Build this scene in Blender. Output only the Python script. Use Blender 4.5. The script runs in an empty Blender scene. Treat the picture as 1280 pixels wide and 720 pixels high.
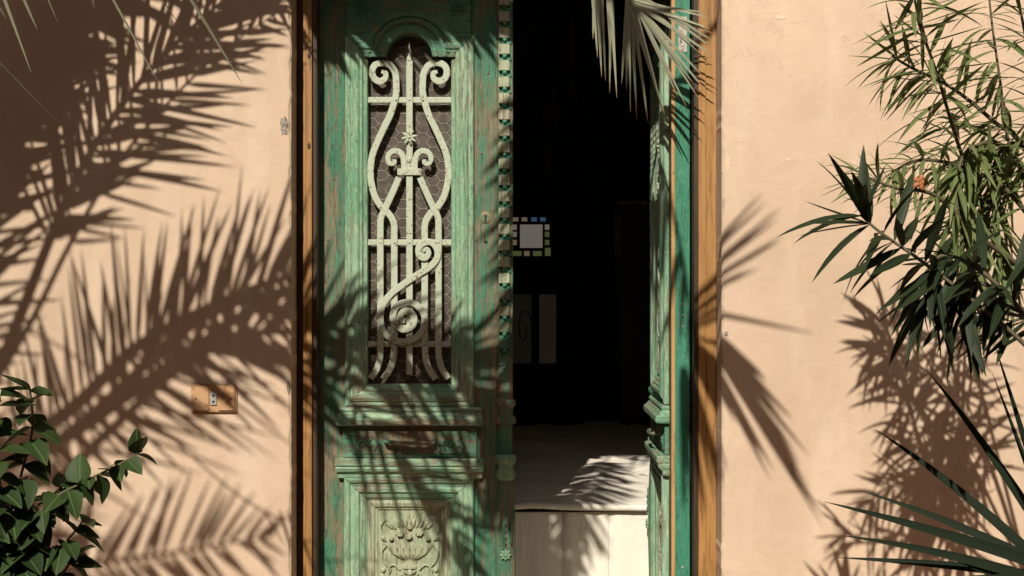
import bpy, bmesh, math, random
from mathutils import Vector, Matrix
R = math.radians
rnd = random.Random(7)
scene = bpy.context.scene
COL = scene.collection

# ------------------------------------------------------------------ camera
D = 4.5; EYE = 1.475; K = 0.0025          # camera distance to the wall, eye height, metres per photo pixel on the wall
cam_d = bpy.data.cameras.new('camera'); cam = bpy.data.objects.new('camera', cam_d); COL.objects.link(cam)
cam.location = (0, -D, EYE); cam.rotation_euler = (R(90), 0, 0)
cam_d.sensor_width = 36; cam_d.lens = 36*D/3.2; cam_d.clip_end = 500; cam_d.clip_start = 0.02
scene.camera = cam
# ------------------------------------------------------------------ light
TX, TZ = 0.20, 0.856                      # sideways and downward run of a shadow per metre of depth
Ldir = Vector((-TX, -1, TZ)).normalized()
w = bpy.data.worlds.new("World"); scene.world = w; w.use_nodes = True
wn = w.node_tree.nodes; wl = w.node_tree.links
sky = wn.new('ShaderNodeTexSky'); sky.sky_type = 'NISHITA'; sky.sun_disc = False
sky.sun_elevation = math.asin(Ldir.z); sky.sun_rotation = math.atan2(Ldir.x, Ldir.y)
sky.dust_density = 4.0; sky.air_density = 0.8; sky.ozone_density = 0.3
wl.new(sky.outputs[0], wn['Background'].inputs[0]); wn['Background'].inputs[1].default_value = 0.05
sd = bpy.data.lights.new('sun', 'SUN'); sd.energy = 5.0; sd.angle = R(0.45); sd.color = (1.0, 0.91, 0.78)
so = bpy.data.objects.new('sun', sd); COL.objects.link(so); so.location = (-2, -8, 8)
so.rotation_euler = Ldir.to_track_quat('Z', 'Y').to_euler()
scene.view_settings.view_transform = 'Standard'; scene.view_settings.look = 'None'
scene.view_settings.gamma = 1; scene.view_settings.exposure = 0.10
scene.cycles.max_bounces = 6

# ------------------------------------------------------------------ helpers
def V(px, py, t=0.0):                     # a place seen at that spot of the photo, t metres in front of the wall
    f = (D - t)/D
    return Vector(((px-640)*K*f, -t, EYE + (360-py)*K*f))
def S(px, py, t, depth=0.0):              # a place t metres in front of the wall whose shadow lands there
    p = V(px, py, -depth); d = t + depth
    return Vector((p.x - TX*d, -t, p.z + TZ*d))
def tag(o, label=None, cat=None, group=None, kind=None):
    if label: o['label'] = label
    if cat: o['category'] = cat
    if group: o['group'] = group
    if kind: o['kind'] = kind
    return o
def empty(name, loc, label=None, cat=None, group=None, rz=0):
    o = bpy.data.objects.new(name, None); COL.objects.link(o); o.location = loc; o.rotation_euler = (0, 0, rz)
    o.empty_display_size = 0.1
    return tag(o, label, cat, group)
class MB:
    def __init__(s): s.v = []; s.f = []; s.sm = []
    def add(s, vs, fs, smooth=False):
        b = len(s.v); s.v += [tuple(p) for p in vs]; s.f += [tuple(i+b for i in f) for f in fs]; s.sm += [smooth]*len(fs)
        return s
    def box(s, x0, x1, y0, y1, z0, z1, bev=0.0):
        if bev <= 0:
            vs = [(x, y, z) for x in (x0, x1) for y in (y0, y1) for z in (z0, z1)]
            return s.add(vs, [(0,1,3,2),(4,6,7,5),(0,4,5,1),(2,3,7,6),(0,2,6,4),(1,5,7,3)])
        bm = bmesh.new(); bmesh.ops.create_cube(bm, size=1)
        for q in bm.verts: q.co = Vector(((x0+x1)/2+q.co.x*(x1-x0), (y0+y1)/2+q.co.y*(y1-y0), (z0+z1)/2+q.co.z*(z1-z0)))
        bmesh.ops.bevel(bm, geom=bm.edges[:], offset=bev, segments=2, affect='EDGES')
        bm.verts.index_update(); s.add([q.co.copy() for q in bm.verts], [[q.index for q in f.verts] for f in bm.faces]); bm.free(); return s
    def strips(s, rings, closed=False, smooth=True, cap=False):     # connect successive rings of points
        b = len(s.v); n = len(rings[0])
        for r in rings: s.v += [tuple(p) for p in r]
        for i in range(len(rings)-1):
            for j in range(n if closed else n-1):
                k = (j+1) % n
                s.f.append((b+i*n+j, b+i*n+k, b+(i+1)*n+k, b+(i+1)*n+j)); s.sm.append(smooth)
        if cap:
            s.f.append(tuple(b+j for j in range(n))); s.sm.append(False)
            s.f.append(tuple(b+(len(rings)-1)*n+j for j in range(n))); s.sm.append(False)
        return s
    def tube(s, pts, r, n=6, smooth=True):
        pts = [Vector(p) for p in pts]; rings = []
        for i, p in enumerate(pts):
            t = (pts[min(i+1, len(pts)-1)] - pts[max(i-1, 0)])
            if t.length < 1e-9: t = Vector((0, 0, 1))
            t.normalize(); a = t.cross(Vector((0.13, 0.99, 0.05))).normalized(); b = t.cross(a)
            rr = r(i/(len(pts)-1)) if callable(r) else r
            rings.append([p + (a*math.cos(2*math.pi*k/n) + b*math.sin(2*math.pi*k/n))*rr for k in range(n)])
        return s.strips(rings, closed=True, smooth=smooth, cap=True)
    def ell(s, c, rx, ry, rz, n=10, m=6, rot=0.0):                   # ellipsoid, rot turns it in the x-z plane
        rings = []; ca, sa = math.cos(rot), math.sin(rot)
        for i in range(m+1):
            th = math.pi*i/m; ring = []
            for j in range(n):
                ph = 2*math.pi*j/n
                x = rx*math.cos(th); z = rz*math.sin(th)*math.cos(ph); y = ry*math.sin(th)*math.sin(ph)
                ring.append((c[0]+x*ca-z*sa, c[1]+y, c[2]+x*sa+z*ca))
            rings.append(ring)
        return s.strips(rings, closed=True)
    def xform(s, fn): s.v = [tuple(fn(Vector(p))) for p in s.v]; return s
    def build(s, name, mat, parent=None, off=None):
        me = bpy.data.meshes.new(name); v = s.v
        if off is None and parent is not None and parent.get('_w'): off = parent.location
        if off is not None: v = [(p[0]-off[0], p[1]-off[1], p[2]-off[2]) for p in v]
        me.from_pydata(v, [], s.f); me.polygons.foreach_set('use_smooth', s.sm); me.update()
        if mat: me.materials.append(mat)
        o = bpy.data.objects.new(name, me); COL.objects.link(o)
        if parent is not None: o.parent = parent
        return o
def spline(pts, n=8):                      # catmull-rom through points
    pts = [Vector(p) for p in pts]; out = []
    P = [2*pts[0]-pts[1]] + pts + [2*pts[-1]-pts[-2]]
    for i in range(1, len(P)-2):
        for k in range(n):
            t = k/n; a, b, c, d = P[i-1], P[i], P[i+1], P[i+2]
            out.append(0.5*((2*b) + (c-a)*t + (2*a-5*b+4*c-d)*t*t + (3*b-a-3*c+d)*t**3))
    out.append(pts[-1]); return out

# ------------------------------------------------------------------ materials
class NT:
    def __init__(s, name, rough=0.6):
        s.m = bpy.data.materials.new(name); s.m.use_nodes = True; s.n = s.m.node_tree.nodes; s.l = s.m.node_tree.links
        s.b = s.n['Principled BSDF']; s.b.inputs['Roughness'].default_value = rough
        s.tc = s.n.new('ShaderNodeTexCoord')
    def map(s, scale, loc=(0,0,0), rot=(0,0,0)):
        m = s.n.new('ShaderNodeMapping'); m.inputs['Scale'].default_value = scale; m.inputs['Location'].default_value = loc; m.inputs['Rotation'].default_value = rot
        s.l.new(s.tc.outputs['Object'], m.inputs[0]); return m.outputs[0]
    def noise(s, vec, scale, detail=6, rough=0.6, dist=0.0):
        t = s.n.new('ShaderNodeTexNoise'); t.inputs['Scale'].default_value = scale; t.inputs['Detail'].default_value = detail
        t.inputs['Roughness'].default_value = rough; t.inputs['Distortion'].default_value = dist
        s.l.new(vec, t.inputs['Vector']); return t.outputs['Fac']
    def ramp(s, fac, stops):
        r = s.n.new('ShaderNodeValToRGB'); e = r.color_ramp.elements
        while len(e) > 1: e.remove(e[-1])
        e[0].position = stops[0][0]; e[0].color = (*stops[0][1], 1)
        for p, c in stops[1:]:
            q = e.new(p); q.color = (*c, 1)
        s.l.new(fac, r.inputs[0]); return r.outputs[0]
    def mix(s, fac, a, b, mode='MIX'):
        m = s.n.new('ShaderNodeMix'); m.data_type = 'RGBA'; m.blend_type = mode
        for sock, val in ((m.inputs[0], fac), (m.inputs[6], a), (m.inputs[7], b)):
            if isinstance(val, (int, float)): sock.default_value = val
            elif isinstance(val, tuple): sock.default_value = (*val, 1)
            else: s.l.new(val, sock)
        return m.outputs[2]
    def math(s, op, a, b=0.0):
        m = s.n.new('ShaderNodeMath'); m.operation = op
        for sock, val in ((m.inputs[0], a), (m.inputs[1], b)):
            if isinstance(val, (int, float)): sock.default_value = val
            else: s.l.new(val, sock)
        return m.outputs[0]
    def bump(s, h, strength=0.3, dist=0.002):
        b = s.n.new('ShaderNodeBump'); b.inputs['Strength'].default_value = strength; b.inputs['Distance'].default_value = dist
        s.l.new(h, b.inputs['Height']); s.l.new(b.outputs[0], s.b.inputs['Normal'])
    def col(s, c):
        if isinstance(c, tuple): s.b.inputs['Base Color'].default_value = (*c, 1)
        else: s.l.new(c, s.b.inputs['Base Color'])
        return s
G = lambda v: (v, v, v)
def painted_wood(name, c1, c2, wood, wear, horiz=False, rough=0.62):
    t = NT(name, rough)
    sc = (1.0, 11, 16) if horiz else (16, 11, 1.0)
    big = t.noise(t.map(sc), 3.0, 10, 0.78, 0.5)
    fine = t.noise(t.map(tuple(q*4 for q in sc)), 5.0, 6, 0.75, 0.2)
    blot = t.noise(t.map((1, 1, .6)), 4.2, 6, 0.65, 0.6)
    spk = t.noise(t.map((1.6, 1, .8)), 70, 4, 0.7)
    crk = t.noise(t.map(tuple(q*1.5 for q in sc), loc=(3, 1, 2)), 2.2, 5, 0.6, 0.6)
    paint = t.mix(t.ramp(blot, [(0.38, G(0)), (0.62, G(1))]), c1, c2)
    paint = t.mix(t.math('MULTIPLY', t.ramp(fine, [(0.45, G(0)), (0.7, G(1))]), 0.6), paint, tuple(q*0.42 for q in c1))
    paint = t.mix(t.math('MULTIPLY', t.ramp(spk, [(0.56, G(0)), (0.66, G(1))]), 0.35), paint, tuple(min(1, q*1.35+.05) for q in c2))
    m = t.math('ADD', t.math('MULTIPLY', big, 0.55), t.math('MULTIPLY', fine, 0.30))
    m = t.math('ADD', m, t.math('MULTIPLY', blot, 0.30)); m = t.math('ADD', m, t.math('MULTIPLY', spk, 0.12))
    mask = t.ramp(m, [(0.655-wear, G(0)), (0.685-wear, G(.65)), (0.73-wear, G(.92))])
    grey = tuple(sum(wood)/3*.85*q for q in (1.12, 1.0, .82))
    wcol = t.mix(fine, tuple(q*0.5 for q in wood), tuple(min(1, q*1.25) for q in wood)); wcol = t.mix(t.ramp(spk, [(.4, G(.15)), (.62, G(.9))]), wcol, grey)
    c = t.mix(mask, paint, wcol)
    cr = t.ramp(crk, [(0.492, G(0)), (0.5, G(1)), (0.508, G(0))])
    c = t.mix(t.math('MULTIPLY', cr, 0.75), c, (0.035, 0.03, 0.02))
    t.col(c)
    h = t.math('SUBTRACT', t.math('MULTIPLY', fine, 0.7), t.math('MULTIPLY', mask, 0.6)); h = t.math('SUBTRACT', h, t.math('MULTIPLY', cr, 0.8))
    t.bump(h, 0.7, 0.0024)
    return t.m
M = {}
M['green'] = painted_wood('worn green paint', (0.035, 0.165, 0.095), (0.095, 0.265, 0.16), (0.31, 0.17, 0.075), 0.04)
M['mint'] = painted_wood('pale mint paint', (0.16, 0.34, 0.205), (0.36, 0.50, 0.345), (0.29, 0.19, 0.10), -0.01)
M['mint_h'] = painted_wood('pale mint paint on rails', (0.10, 0.27, 0.16), (0.34, 0.48, 0.325), (0.32, 0.19, 0.10), 0.004, True)
M['green_h'] = painted_wood('deep green paint on rails and shaded header', (0.055, 0.20, 0.12), (0.14, 0.31, 0.195), (0.30, 0.165, 0.08), 0.008, True)
M['pale'] = painted_wood('faded carved panel', (0.33, 0.40, 0.26), (0.44, 0.46, 0.32), (0.33, 0.24, 0.15), -0.01)
M['teal'] = painted_wood('teal gloss edge', (0.045, 0.22, 0.135), (0.06, 0.26, 0.165), (0.45, 0.27, 0.12), -0.055, False, 0.42)
def bare_wood(name, a, b, rough=0.5):
    t = NT(name, rough)
    g = t.noise(t.map((30, 30, 1.5)), 3, 6, 0.7, 0.6); g2 = t.noise(t.map((3, 3, 1.2)), 3, 4)
    c = t.mix(t.ramp(g, [(0.3, G(0)), (0.7, G(1))]), a, b); c = t.mix(t.math('MULTIPLY', g2, 0.45), c, tuple(q*0.45 for q in a))
    w1 = t.noise(t.map((12, 12, 1.1), loc=(5, 3, 1)), 4, 7, 0.75, .5); c = t.mix(t.math('MULTIPLY', t.ramp(w1, [(0.52, G(0)), (0.64, G(1))]), 0.6), c, tuple(q*0.3 for q in a))
    w2 = t.noise(t.map((1, 1, 1)), 60, 4, .6); c = t.mix(t.math('MULTIPLY', t.ramp(w2, [(0.66, G(0)), (0.7, G(1))]), 0.6), c, tuple(q*0.25 for q in a))
    t.col(c); t.bump(t.math('SUBTRACT', g, w1), 0.5, 0.002); return t.m
M['oak'] = bare_wood('varnished orange wood', (0.33, 0.165, 0.052), (0.49, 0.27, 0.09))
M['edge'] = bare_wood('bare wood edge', (0.50, 0.26, 0.09), (0.62, 0.36, 0.15))
M['darkwood_and_shade'] = bare_wood('dark brown wood and gap shade', (0.045, 0.024, 0.014), (0.08, 0.043, 0.022))
def plaster(name, base, stain):
    t = NT(name, 0.92)
    a = t.noise(t.map((1, 1, 0.7)), 1.6, 7, 0.62, 0.3); b = t.noise(t.map((1, 1, 1)), 9, 8, 0.65, 0.5); f = t.noise(t.map((1, 1, 1)), 240, 4, 0.6)
    s2 = t.noise(t.map((3, 3, 0.6)), 2.2, 6, 0.6)
    lo = tuple(q*0.84 for q in base); hi = tuple(min(1, q*1.07) for q in base)
    c = t.mix(t.ramp(a, [(0.3, G(0)), (0.7, G(1))]), lo, hi)
    c = t.mix(t.math('MULTIPLY', t.ramp(b, [(0.5, G(0)), (0.75, G(1))]), 0.38), c, stain)
    c = t.mix(t.math('MULTIPLY', t.ramp(s2, [(0.5, G(0)), (0.66, G(1))]), 0.32), c, (0.72, 0.60, 0.47))
    ck = t.noise(t.map((1.3, 1, 1), loc=(4, 2, 7)), 2.6, 9, 0.62, 0.5); ckl = t.ramp(ck, [(0.4965, G(0)), (0.5, G(1)), (0.5035, G(0))]); ckm = t.math('MULTIPLY', ckl, t.ramp(a, [(0.5, G(0)), (0.56, G(1))]))
    c = t.mix(t.math('MULTIPLY', ckm, 0.16), c, tuple(q*0.45 for q in base))
    sp_ = t.noise(t.map((1, 1, 1)), 55, 3, 0.5); c = t.mix(t.math('MULTIPLY', t.ramp(sp_, [(0.70, G(0)), (0.74, G(1))]), 0.5), c, stain)
    tw = t.noise(t.map((1, 1, 1.7), rot=(0, .7, 0)), 4.5, 7, 0.6, .6)
    t.col(c)
    h = t.math('ADD', t.math('MULTIPLY', b, 1.0), t.math('MULTIPLY', f, 0.16))
    h = t.math('ADD', h, t.math('MULTIPLY', a, 1.5)); h = t.math('ADD', h, t.math('MULTIPLY', tw, 0.4)); h = t.math('SUBTRACT', h, t.math('MULTIPLY', ckm, 0.1))
    t.bump(h, 0.62, 0.006); return t.m
M['plaster'] = plaster('peach plaster', (0.615, 0.468, 0.342), (0.47, 0.34, 0.23))
M['reveal'] = plaster('reveal plaster', (0.50, 0.38, 0.27), (0.38, 0.28, 0.19))
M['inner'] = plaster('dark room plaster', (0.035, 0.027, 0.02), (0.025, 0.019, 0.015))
M['limewash'] = plaster('white limewash', (0.75, 0.7, 0.62), (0.6, 0.55, 0.48))
M['ground'] = plaster('reddish courtyard earth', (0.29, 0.135, 0.065), (0.2, 0.095, 0.05))
def plain(name, c, rough=0.5, metal=0.0, spot=None, amt=0.4, bs=0.2, nscale=60):
    t = NT(name, rough); t.b.inputs['Metallic'].default_value = metal
    n = t.noise(t.map((1, 1, 1)), nscale, 6, 0.65)
    if spot: t.col(t.mix(t.ramp(n, [(0.62-amt*0.3, G(0)), (0.66-amt*0.3, G(1))]), c, spot))
    else: t.col(t.mix(n, tuple(q*0.8 for q in c), c))
    t.bump(n, bs, 0.001); return t.m
M['iron'] = plain('pale painted iron', (0.42, 0.48, 0.37), 0.6, 0, (0.22, 0.15, 0.09), 0.13, 0.5, 95)
M['rust'] = plain('rusty iron', (0.17, 0.09, 0.05), 0.8)
M['rust2'] = plain('painted over plate', (0.21, 0.17, 0.09), 0.7, 0, (0.10, 0.17, 0.1), .5)
M['brass'] = plain('dull brass', (0.30, 0.20, 0.09), 0.5, 0.4)
M['steel'] = plain('dull steel', (0.42, 0.40, 0.36), 0.5, 0.4, (0.2, 0.14, 0.1), 0.3)
M['black'] = plain('black', (0.012, 0.011, 0.01), 0.6)
M['glass'] = plain('dusty dark glass', (0.075, 0.062, 0.052), 0.35, 0, (0.10, 0.085, 0.07), 0.5, 0.15, 30)
M['wire'] = plain('netting wire', (0.55, 0.5, 0.42), 0.4, 0.2)
M['cement'] = plain('grey cement', (0.32, 0.29, 0.25), 0.95, 0, (0.18, 0.16, 0.14), 0.4, 0.8, 90)
M['plate'] = plain('amber socket plate', (0.50, 0.31, 0.17), 0.35, 0, (0.38, 0.21, 0.11), 0.3, 0.1, 25)
M['socket'] = plain('grey socket', (0.38, 0.38, 0.36), 0.4)
def cloth(name, c):
    t = NT(name, 0.9); f = t.noise(t.map((1, 1.6, .5), rot=(0, 0, .4)), 4, 6, 0.6, 1.2); g = t.noise(t.map((1, 1, 1)), 420, 2)
    t.col(t.mix(f, tuple(q*0.86 for q in c), c)); t.bump(t.math('ADD', t.math('MULTIPLY', f, 2.0), t.math('MULTIPLY', g, .08)), 0.9, 0.012); return t.m
M['cloth'] = cloth('white cotton', (0.84, 0.79, 0.70))
M['floor'] = plain('pale floor tiles', (0.55, 0.48, 0.39), 0.5)
def foliage(name, a, b, rough=0.45, trans=0.25, vein=0):
    t = NT(name, rough); t.b.inputs['Specular IOR Level'].default_value = 0.18
    oi = t.n.new('ShaderNodeObjectInfo'); n = t.noise(t.map((1, 1, 1)), 9, 3)
    c = t.mix(oi.outputs['Random'], a, b); c = t.mix(t.math('MULTIPLY', n, 0.5), c, tuple(q*0.6 for q in a))
    if vein:
        sx = t.n.new('ShaderNodeSeparateXYZ'); t.l.new(t.tc.outputs['Object'], sx.inputs[0])
        ay = t.math('ABSOLUTE', sx.outputs[1]); mid = t.ramp(ay, [(0.0, G(1)), (0.012*vein, G(1)), (0.02*vein, G(0))])
        wv = t.math('SINE', t.math('ADD', t.math('MULTIPLY', sx.outputs[0], 48), t.math('MULTIPLY', ay, -70)))
        side = t.math('MULTIPLY', t.ramp(wv, [(0.86, G(0)), (1, G(1))]), .35 if vein > 1 else 0.0)
        fac = t.math('MAXIMUM', t.math('MULTIPLY', mid, .6 if vein > 1 else .3), side); c = t.mix(fac, c, tuple(q*(2.0 if vein > 1 else 1.6) for q in b))
        tip = t.ramp(sx.outputs[0], [(0.90, G(0)), (0.99, G(.8))]); c = t.mix(t.math('MULTIPLY', tip, oi.outputs['Random']), c, (0.16, 0.10, 0.04))
        t.bump(t.math('MAXIMUM', mid, side), .5, .003)
    t.col(c)
    tr = t.n.new('ShaderNodeBsdfTranslucent'); t.l.new(c, tr.inputs[0])
    mx = t.n.new('ShaderNodeMixShader'); mx.inputs[0].default_value = trans
    t.l.new(t.b.outputs[0], mx.inputs[1]); t.l.new(tr.outputs[0], mx.inputs[2])
    t.l.new(mx.outputs[0], t.n['Material Output'].inputs['Surface']); return t.m
M['palm'] = foliage('grey green palm leaflet', (0.31, 0.33, 0.23), (0.44, 0.45, 0.33))
M['palm_dark'] = foliage('green palm leaflet', (0.10, 0.12, 0.055), (0.17, 0.18, 0.09))
M['tan_tip'] = foliage('dried leaflet tip', (0.33, 0.22, 0.12), (0.42, 0.30, 0.18))
M['olea'] = foliage('oleander leaf', (0.085, 0.13, 0.042), (0.21, 0.25, 0.10), 0.42, .25, .5)
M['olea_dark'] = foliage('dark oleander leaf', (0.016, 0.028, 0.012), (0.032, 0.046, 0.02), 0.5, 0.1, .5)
M['shrub'] = foliage('deep green broad leaf', (0.022, 0.045, 0.014), (0.05, 0.085, 0.027), 0.5, 0.2, 1.6)
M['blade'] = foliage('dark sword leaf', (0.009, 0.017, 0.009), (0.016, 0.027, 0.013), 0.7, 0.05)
M['stem'] = plain('green brown stem', (0.10, 0.085, 0.045), 0.7)
M['bark'] = plain('fibrous palm trunk', (0.16, 0.11, 0.07), 0.95, 0, (0.08, 0.05, 0.03), 0.5, 1.0, 40)
M['petal'] = plain('orange petal', (0.42, 0.14, 0.05), 0.6)
def lit(name, c, e):
    t = NT(name, 0.3); n = t.noise(t.map((1, 1, 1)), 12, 4); cc = t.mix(n, tuple(q*0.7 for q in c), c); t.col(cc)
    t.l.new(cc, t.b.inputs['Emission Color']); t.b.inputs['Emission Strength'].default_value = e; return t.m

# ------------------------------------------------------------------ setting
gm = MB(); gm.add([(-150, -300, 0), (150, -300, 0), (150, 100, 0), (-150, 100, 0)], [(0, 1, 2, 3)])
tag(gm.build('ground', M['ground']), kind='structure')
OX0, OX1, OZ = -0.6925, 0.6575, 2.60; WT = 0.34; RV = 0.11
house = empty('house_wall', (0, 0, 0), 'peach plastered house wall with a tall doorway, crossed by palm shadows', 'wall'); house['_w'] = 1
def wall_face():
    # outer face as a fine grid with slightly uneven corners at the opening
    b = MB(); rr = random.Random(3)
    def jag(z): return 0.0018*math.sin(z*14+2)+0.0016*math.sin(z*37)+0.0012*math.sin(z*91+1)+rr.uniform(-.0015, .0015)
    zs = [i*0.02 for i in range(int(OZ/0.02)+1)] + [OZ]
    for x_edge, sgn in ((OX0, -1), (OX1, 1)):
        far = sgn*9.0
        rings = []
        for z in zs:
            e = x_edge + jag(z)
            rings.append([(far, 0, z), (e+sgn*0.014, 0, z), (e+sgn*0.005, 0.0012, z), (e, 0.006, z), (e+0.001*sgn, RV+0.05, z)])
        b.strips(rings, smooth=False)
    b.box(-9, 9, 0, WT, OZ, 4.6)
    b.box(-9, OX0-0.004, RV+0.05, WT, 0, OZ); b.box(OX1+0.004, 9, RV+0.05, WT, 0, OZ)
    return b
wf = wall_face(); wf.build('plaster_wall', M['plaster'], house)
# plaster reveal skins, slightly greyer
b = MB(); b.box(OX0-0.002, OX0+0.0015, 0.007, RV+0.03, 0, OZ-0.003); b.box(OX1-0.0015, OX1+0.002, 0.007, RV+0.03, 0, OZ-0.003); b.build('reveal', M['reveal'], house)
# plaster chip beside the left edge, grey stain on the right
def blob_patch(cx, cz, rx, rz, seed, y=-0.0012, n=22):
    q = random.Random(seed); pts = []
    for i in range(n):
        a = 2*math.pi*i/n; k = q.uniform(0.7, 1.15); pts.append((cx+rx*k*math.cos(a), y, cz+rz*k*math.sin(a)))
    back = [(p[0], 0.0005, p[2]) for p in pts]; inner = [((p[0]-cx)*0.8+cx, y-0.0008, (p[2]-cz)*0.8+cz) for p in pts]
    m = MB(); m.strips([back, pts, inner], closed=True, smooth=False); m.add(inner, [tuple(range(n))]); return m
p = V(355, 158); tag(blob_patch(p.x, p.z, 0.012, 0.032, 5).build('plaster_chip', M['cement'], house), 'grey cement showing through chipped plaster')
p = V(360, 484); blob_patch(p.x, p.z, 0.004, 0.02, 8).build('plaster_chip', M['cement'], house)
p = V(908, 417); blob_patch(p.x, p.z, 0.006, 0.008, 9).build('plaster_chip', M['cement'], house)
M['scuff'] = plain('grey scuff', (0.36, 0.31, 0.25), 0.95, 0, (0.52, 0.37, 0.25), 0.55, 0.3, 45)
p = V(988, 586); mb = blob_patch(p.x, p.z, 0.011, 0.042, 12); mb.xform(lambda v: Vector((v.x-(v.z-p.z)*0.35, v.y*0.5, v.z))); mb.build('scuff_mark', M['scuff'], house)
M['filler'] = plain('pale filler', (0.74, 0.60, 0.46), 0.95, 0, (0.67, 0.48, 0.32), 0.4, 0.3, 60)
for px, py, rx, rz, sdd in ((910, 205, .007, .02, 2), (985, 200, .008, .006, 3), (975, 22, .02, .006, 4)):
    p = V(px, py); blob_patch(p.x, p.z, rx, rz, sdd, -0.0004).build('filler_patch', M['filler'], house)

# houses added unseen behind the viewer to block sky light and warm the fill
M['blocker_plaster'] = plaster('warm bounce render', (0.38, 0.17, 0.078), (0.28, 0.12, 0.058))
def blocker_wing(label, x0, x1, y0, y1, h, face):
    o = empty('light_blocker_house', ((x0+x1)/2, (y0+y1)/2, 0), label, 'house'); o['_w'] = 1
    MB().box(x0, x1, y0, y1, 0, h, .02).build('wall', M['blocker_plaster'], o)
    MB().box(x0-.12, x1+.12, y0-.12, y1+.12, h+.002, h+.22, .02).build('parapet', M['blocker_plaster'], o)
    n = 5; L = (x1-x0) if face == 'y' else (y1-y0)
    for k in range(n):
        for z in (1.0, 4.3):
            c = (x0 if face == 'y' else y0)+L*(k+.5)/n
            def bx(a0, a1, d0, d1, z0, z1):
                if face == 'y': return MB().box(c+a0, c+a1, y1+d0, y1+d1, z0, z1, .004)
                xx = x1 if face == '+' else x0; sg = 1 if face == '+' else -1
                return MB().box(min(xx+sg*d0, xx+sg*d1), max(xx+sg*d0, xx+sg*d1), c+a0, c+a1, z0, z1, .004)
            f = bx(-.55, .55, .002, .05, z, z+1.5); f = f.build('window', M['darkwood_and_shade'], o)
            bx(-.48, -.02, .051, .058, z+.06, z+1.44).build('shutter', M['green'], f, off=o.location); bx(.02, .48, .051, .058, z+.06, z+1.44).build('shutter', M['green'], f, off=o.location)
            bx(-.62, .62, .051, .12, z-.09, z-.004).build('sill', M['blocker_plaster'], f, off=o.location)
    return o
blocker_wing('brown house added out of view across the courtyard to block sky light', -9, 9, -13.5, -9.5, 7.1, 'y')
blocker_wing('brown side house added out of view on the left to block sky light', -12.5, -8.5, -9.2, -0.3, 6.5, '+')
blocker_wing('brown side house added out of view on the right to block sky light', 5.5, 9.5, -9.2, -0.3, 6.5, '-')

# room behind the doorway
room = empty('dark_room', (0, 0, 0), 'dark unlit room seen through the open doorway', 'room'); room['_w'] = 1
YB = 5.0
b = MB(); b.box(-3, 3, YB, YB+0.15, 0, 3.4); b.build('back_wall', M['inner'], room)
b = MB(); b.box(-3.15, -3, WT+.002, YB+.15, 0, 3.4); b.box(3, 3.15, WT+.002, YB+.15, 0, 3.4); b.build('side_wall', M['limewash'], room)
b = MB(); b.box(-3.15, 3.15, WT+.002, YB+.15, 3.4, 3.55); b.build('ceiling', M['limewash'], room)
b = MB(); b.box(-3, OX0-0.1, WT+.001, WT+.02, 0, 3.4); b.box(OX1+0.1, 3, WT+.001, WT+.02, 0, 3.4); b.box(-3, 3, WT+.001, WT+.02, OZ+.002, 3.398); b.build('front_lining', M['limewash'], room)
b = MB()
for i in range(15):
    for j in range(12):
        b.box(-3+i*0.4+0.003, -3+(i+1)*0.4-0.003, WT+j*0.4+0.003, WT+(j+1)*0.4-0.003, 0.004, 0.02)
for i in range(4): b.box(OX0+.01+i*.335, OX0+.01+i*.335+.331, -.12, WT-.004, 0.004, 0.02)
tag(b.build('floor_tile', M['floor'], room), kind='stuff')
def back(px, py, d=YB): return V(px, py, -d)
a = back(641, 174); c_ = back(870, 178); b = MB(); b.box(a.x-1.0, c_.x, YB-0.14, YB-.002, c_.z-.02, a.z, 0.006); b.build('ceiling_beam', M['darkwood_and_shade'], room)

# stained glass window on the far wall
win = empty('stained_glass_window', (back(664, 322).x, YB, back(664, 322).z), 'small square window with a cream pane ringed by little coloured panes', 'window'); win['_w'] = 1
def prect(x0, y0, x1, y1, ya, yb, d=YB, bev=0.0):
    p0 = back(x0, y1, d); p1 = back(x1, y0, d); return MB().box(p0.x, p1.x, ya, yb, p0.z, p1.z, bev)
prect(632, 267, 692, 325, YB-0.03, YB-0.001, bev=.002).build('window_frame', M['darkwood_and_shade'], win)
cols = {'c': lit('cream pane', (0.50, 0.45, 0.37), 0.26), 'b': lit('blue pane', (0.10, 0.21, 0.38), 0.28), 'y': lit('yellow green pane', (0.25, 0.28, 0.10), 0.24), 'w': lit('tawny pane', (0.44, 0.34, 0.22), 0.26)}
panes = [(650, 281, 678, 310, 'c')]
for i, x in enumerate((641, 652, 664, 675)):
    panes.append((x, 272, x+7, 277, 'wwbb'[i]))
for i, y in enumerate((281, 290, 300)):
    panes.append((681, y, 686.5, y+6.5, 'cyy'[i])); panes.append((639.5, y, 646, y+6.5, 'ccw'[i]))
panes += [(681, 310, 688, 320, 'y'), (640, 314, 652, 320, 'y'), (655, 314, 662, 320, 'w'), (666, 314, 677, 320, 'y')]
for x0, y0, x1, y1, k in panes: prect(x0, y0, x1, y1, YB-0.036, YB-0.0305).build('pane', cols[k], win)
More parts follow.
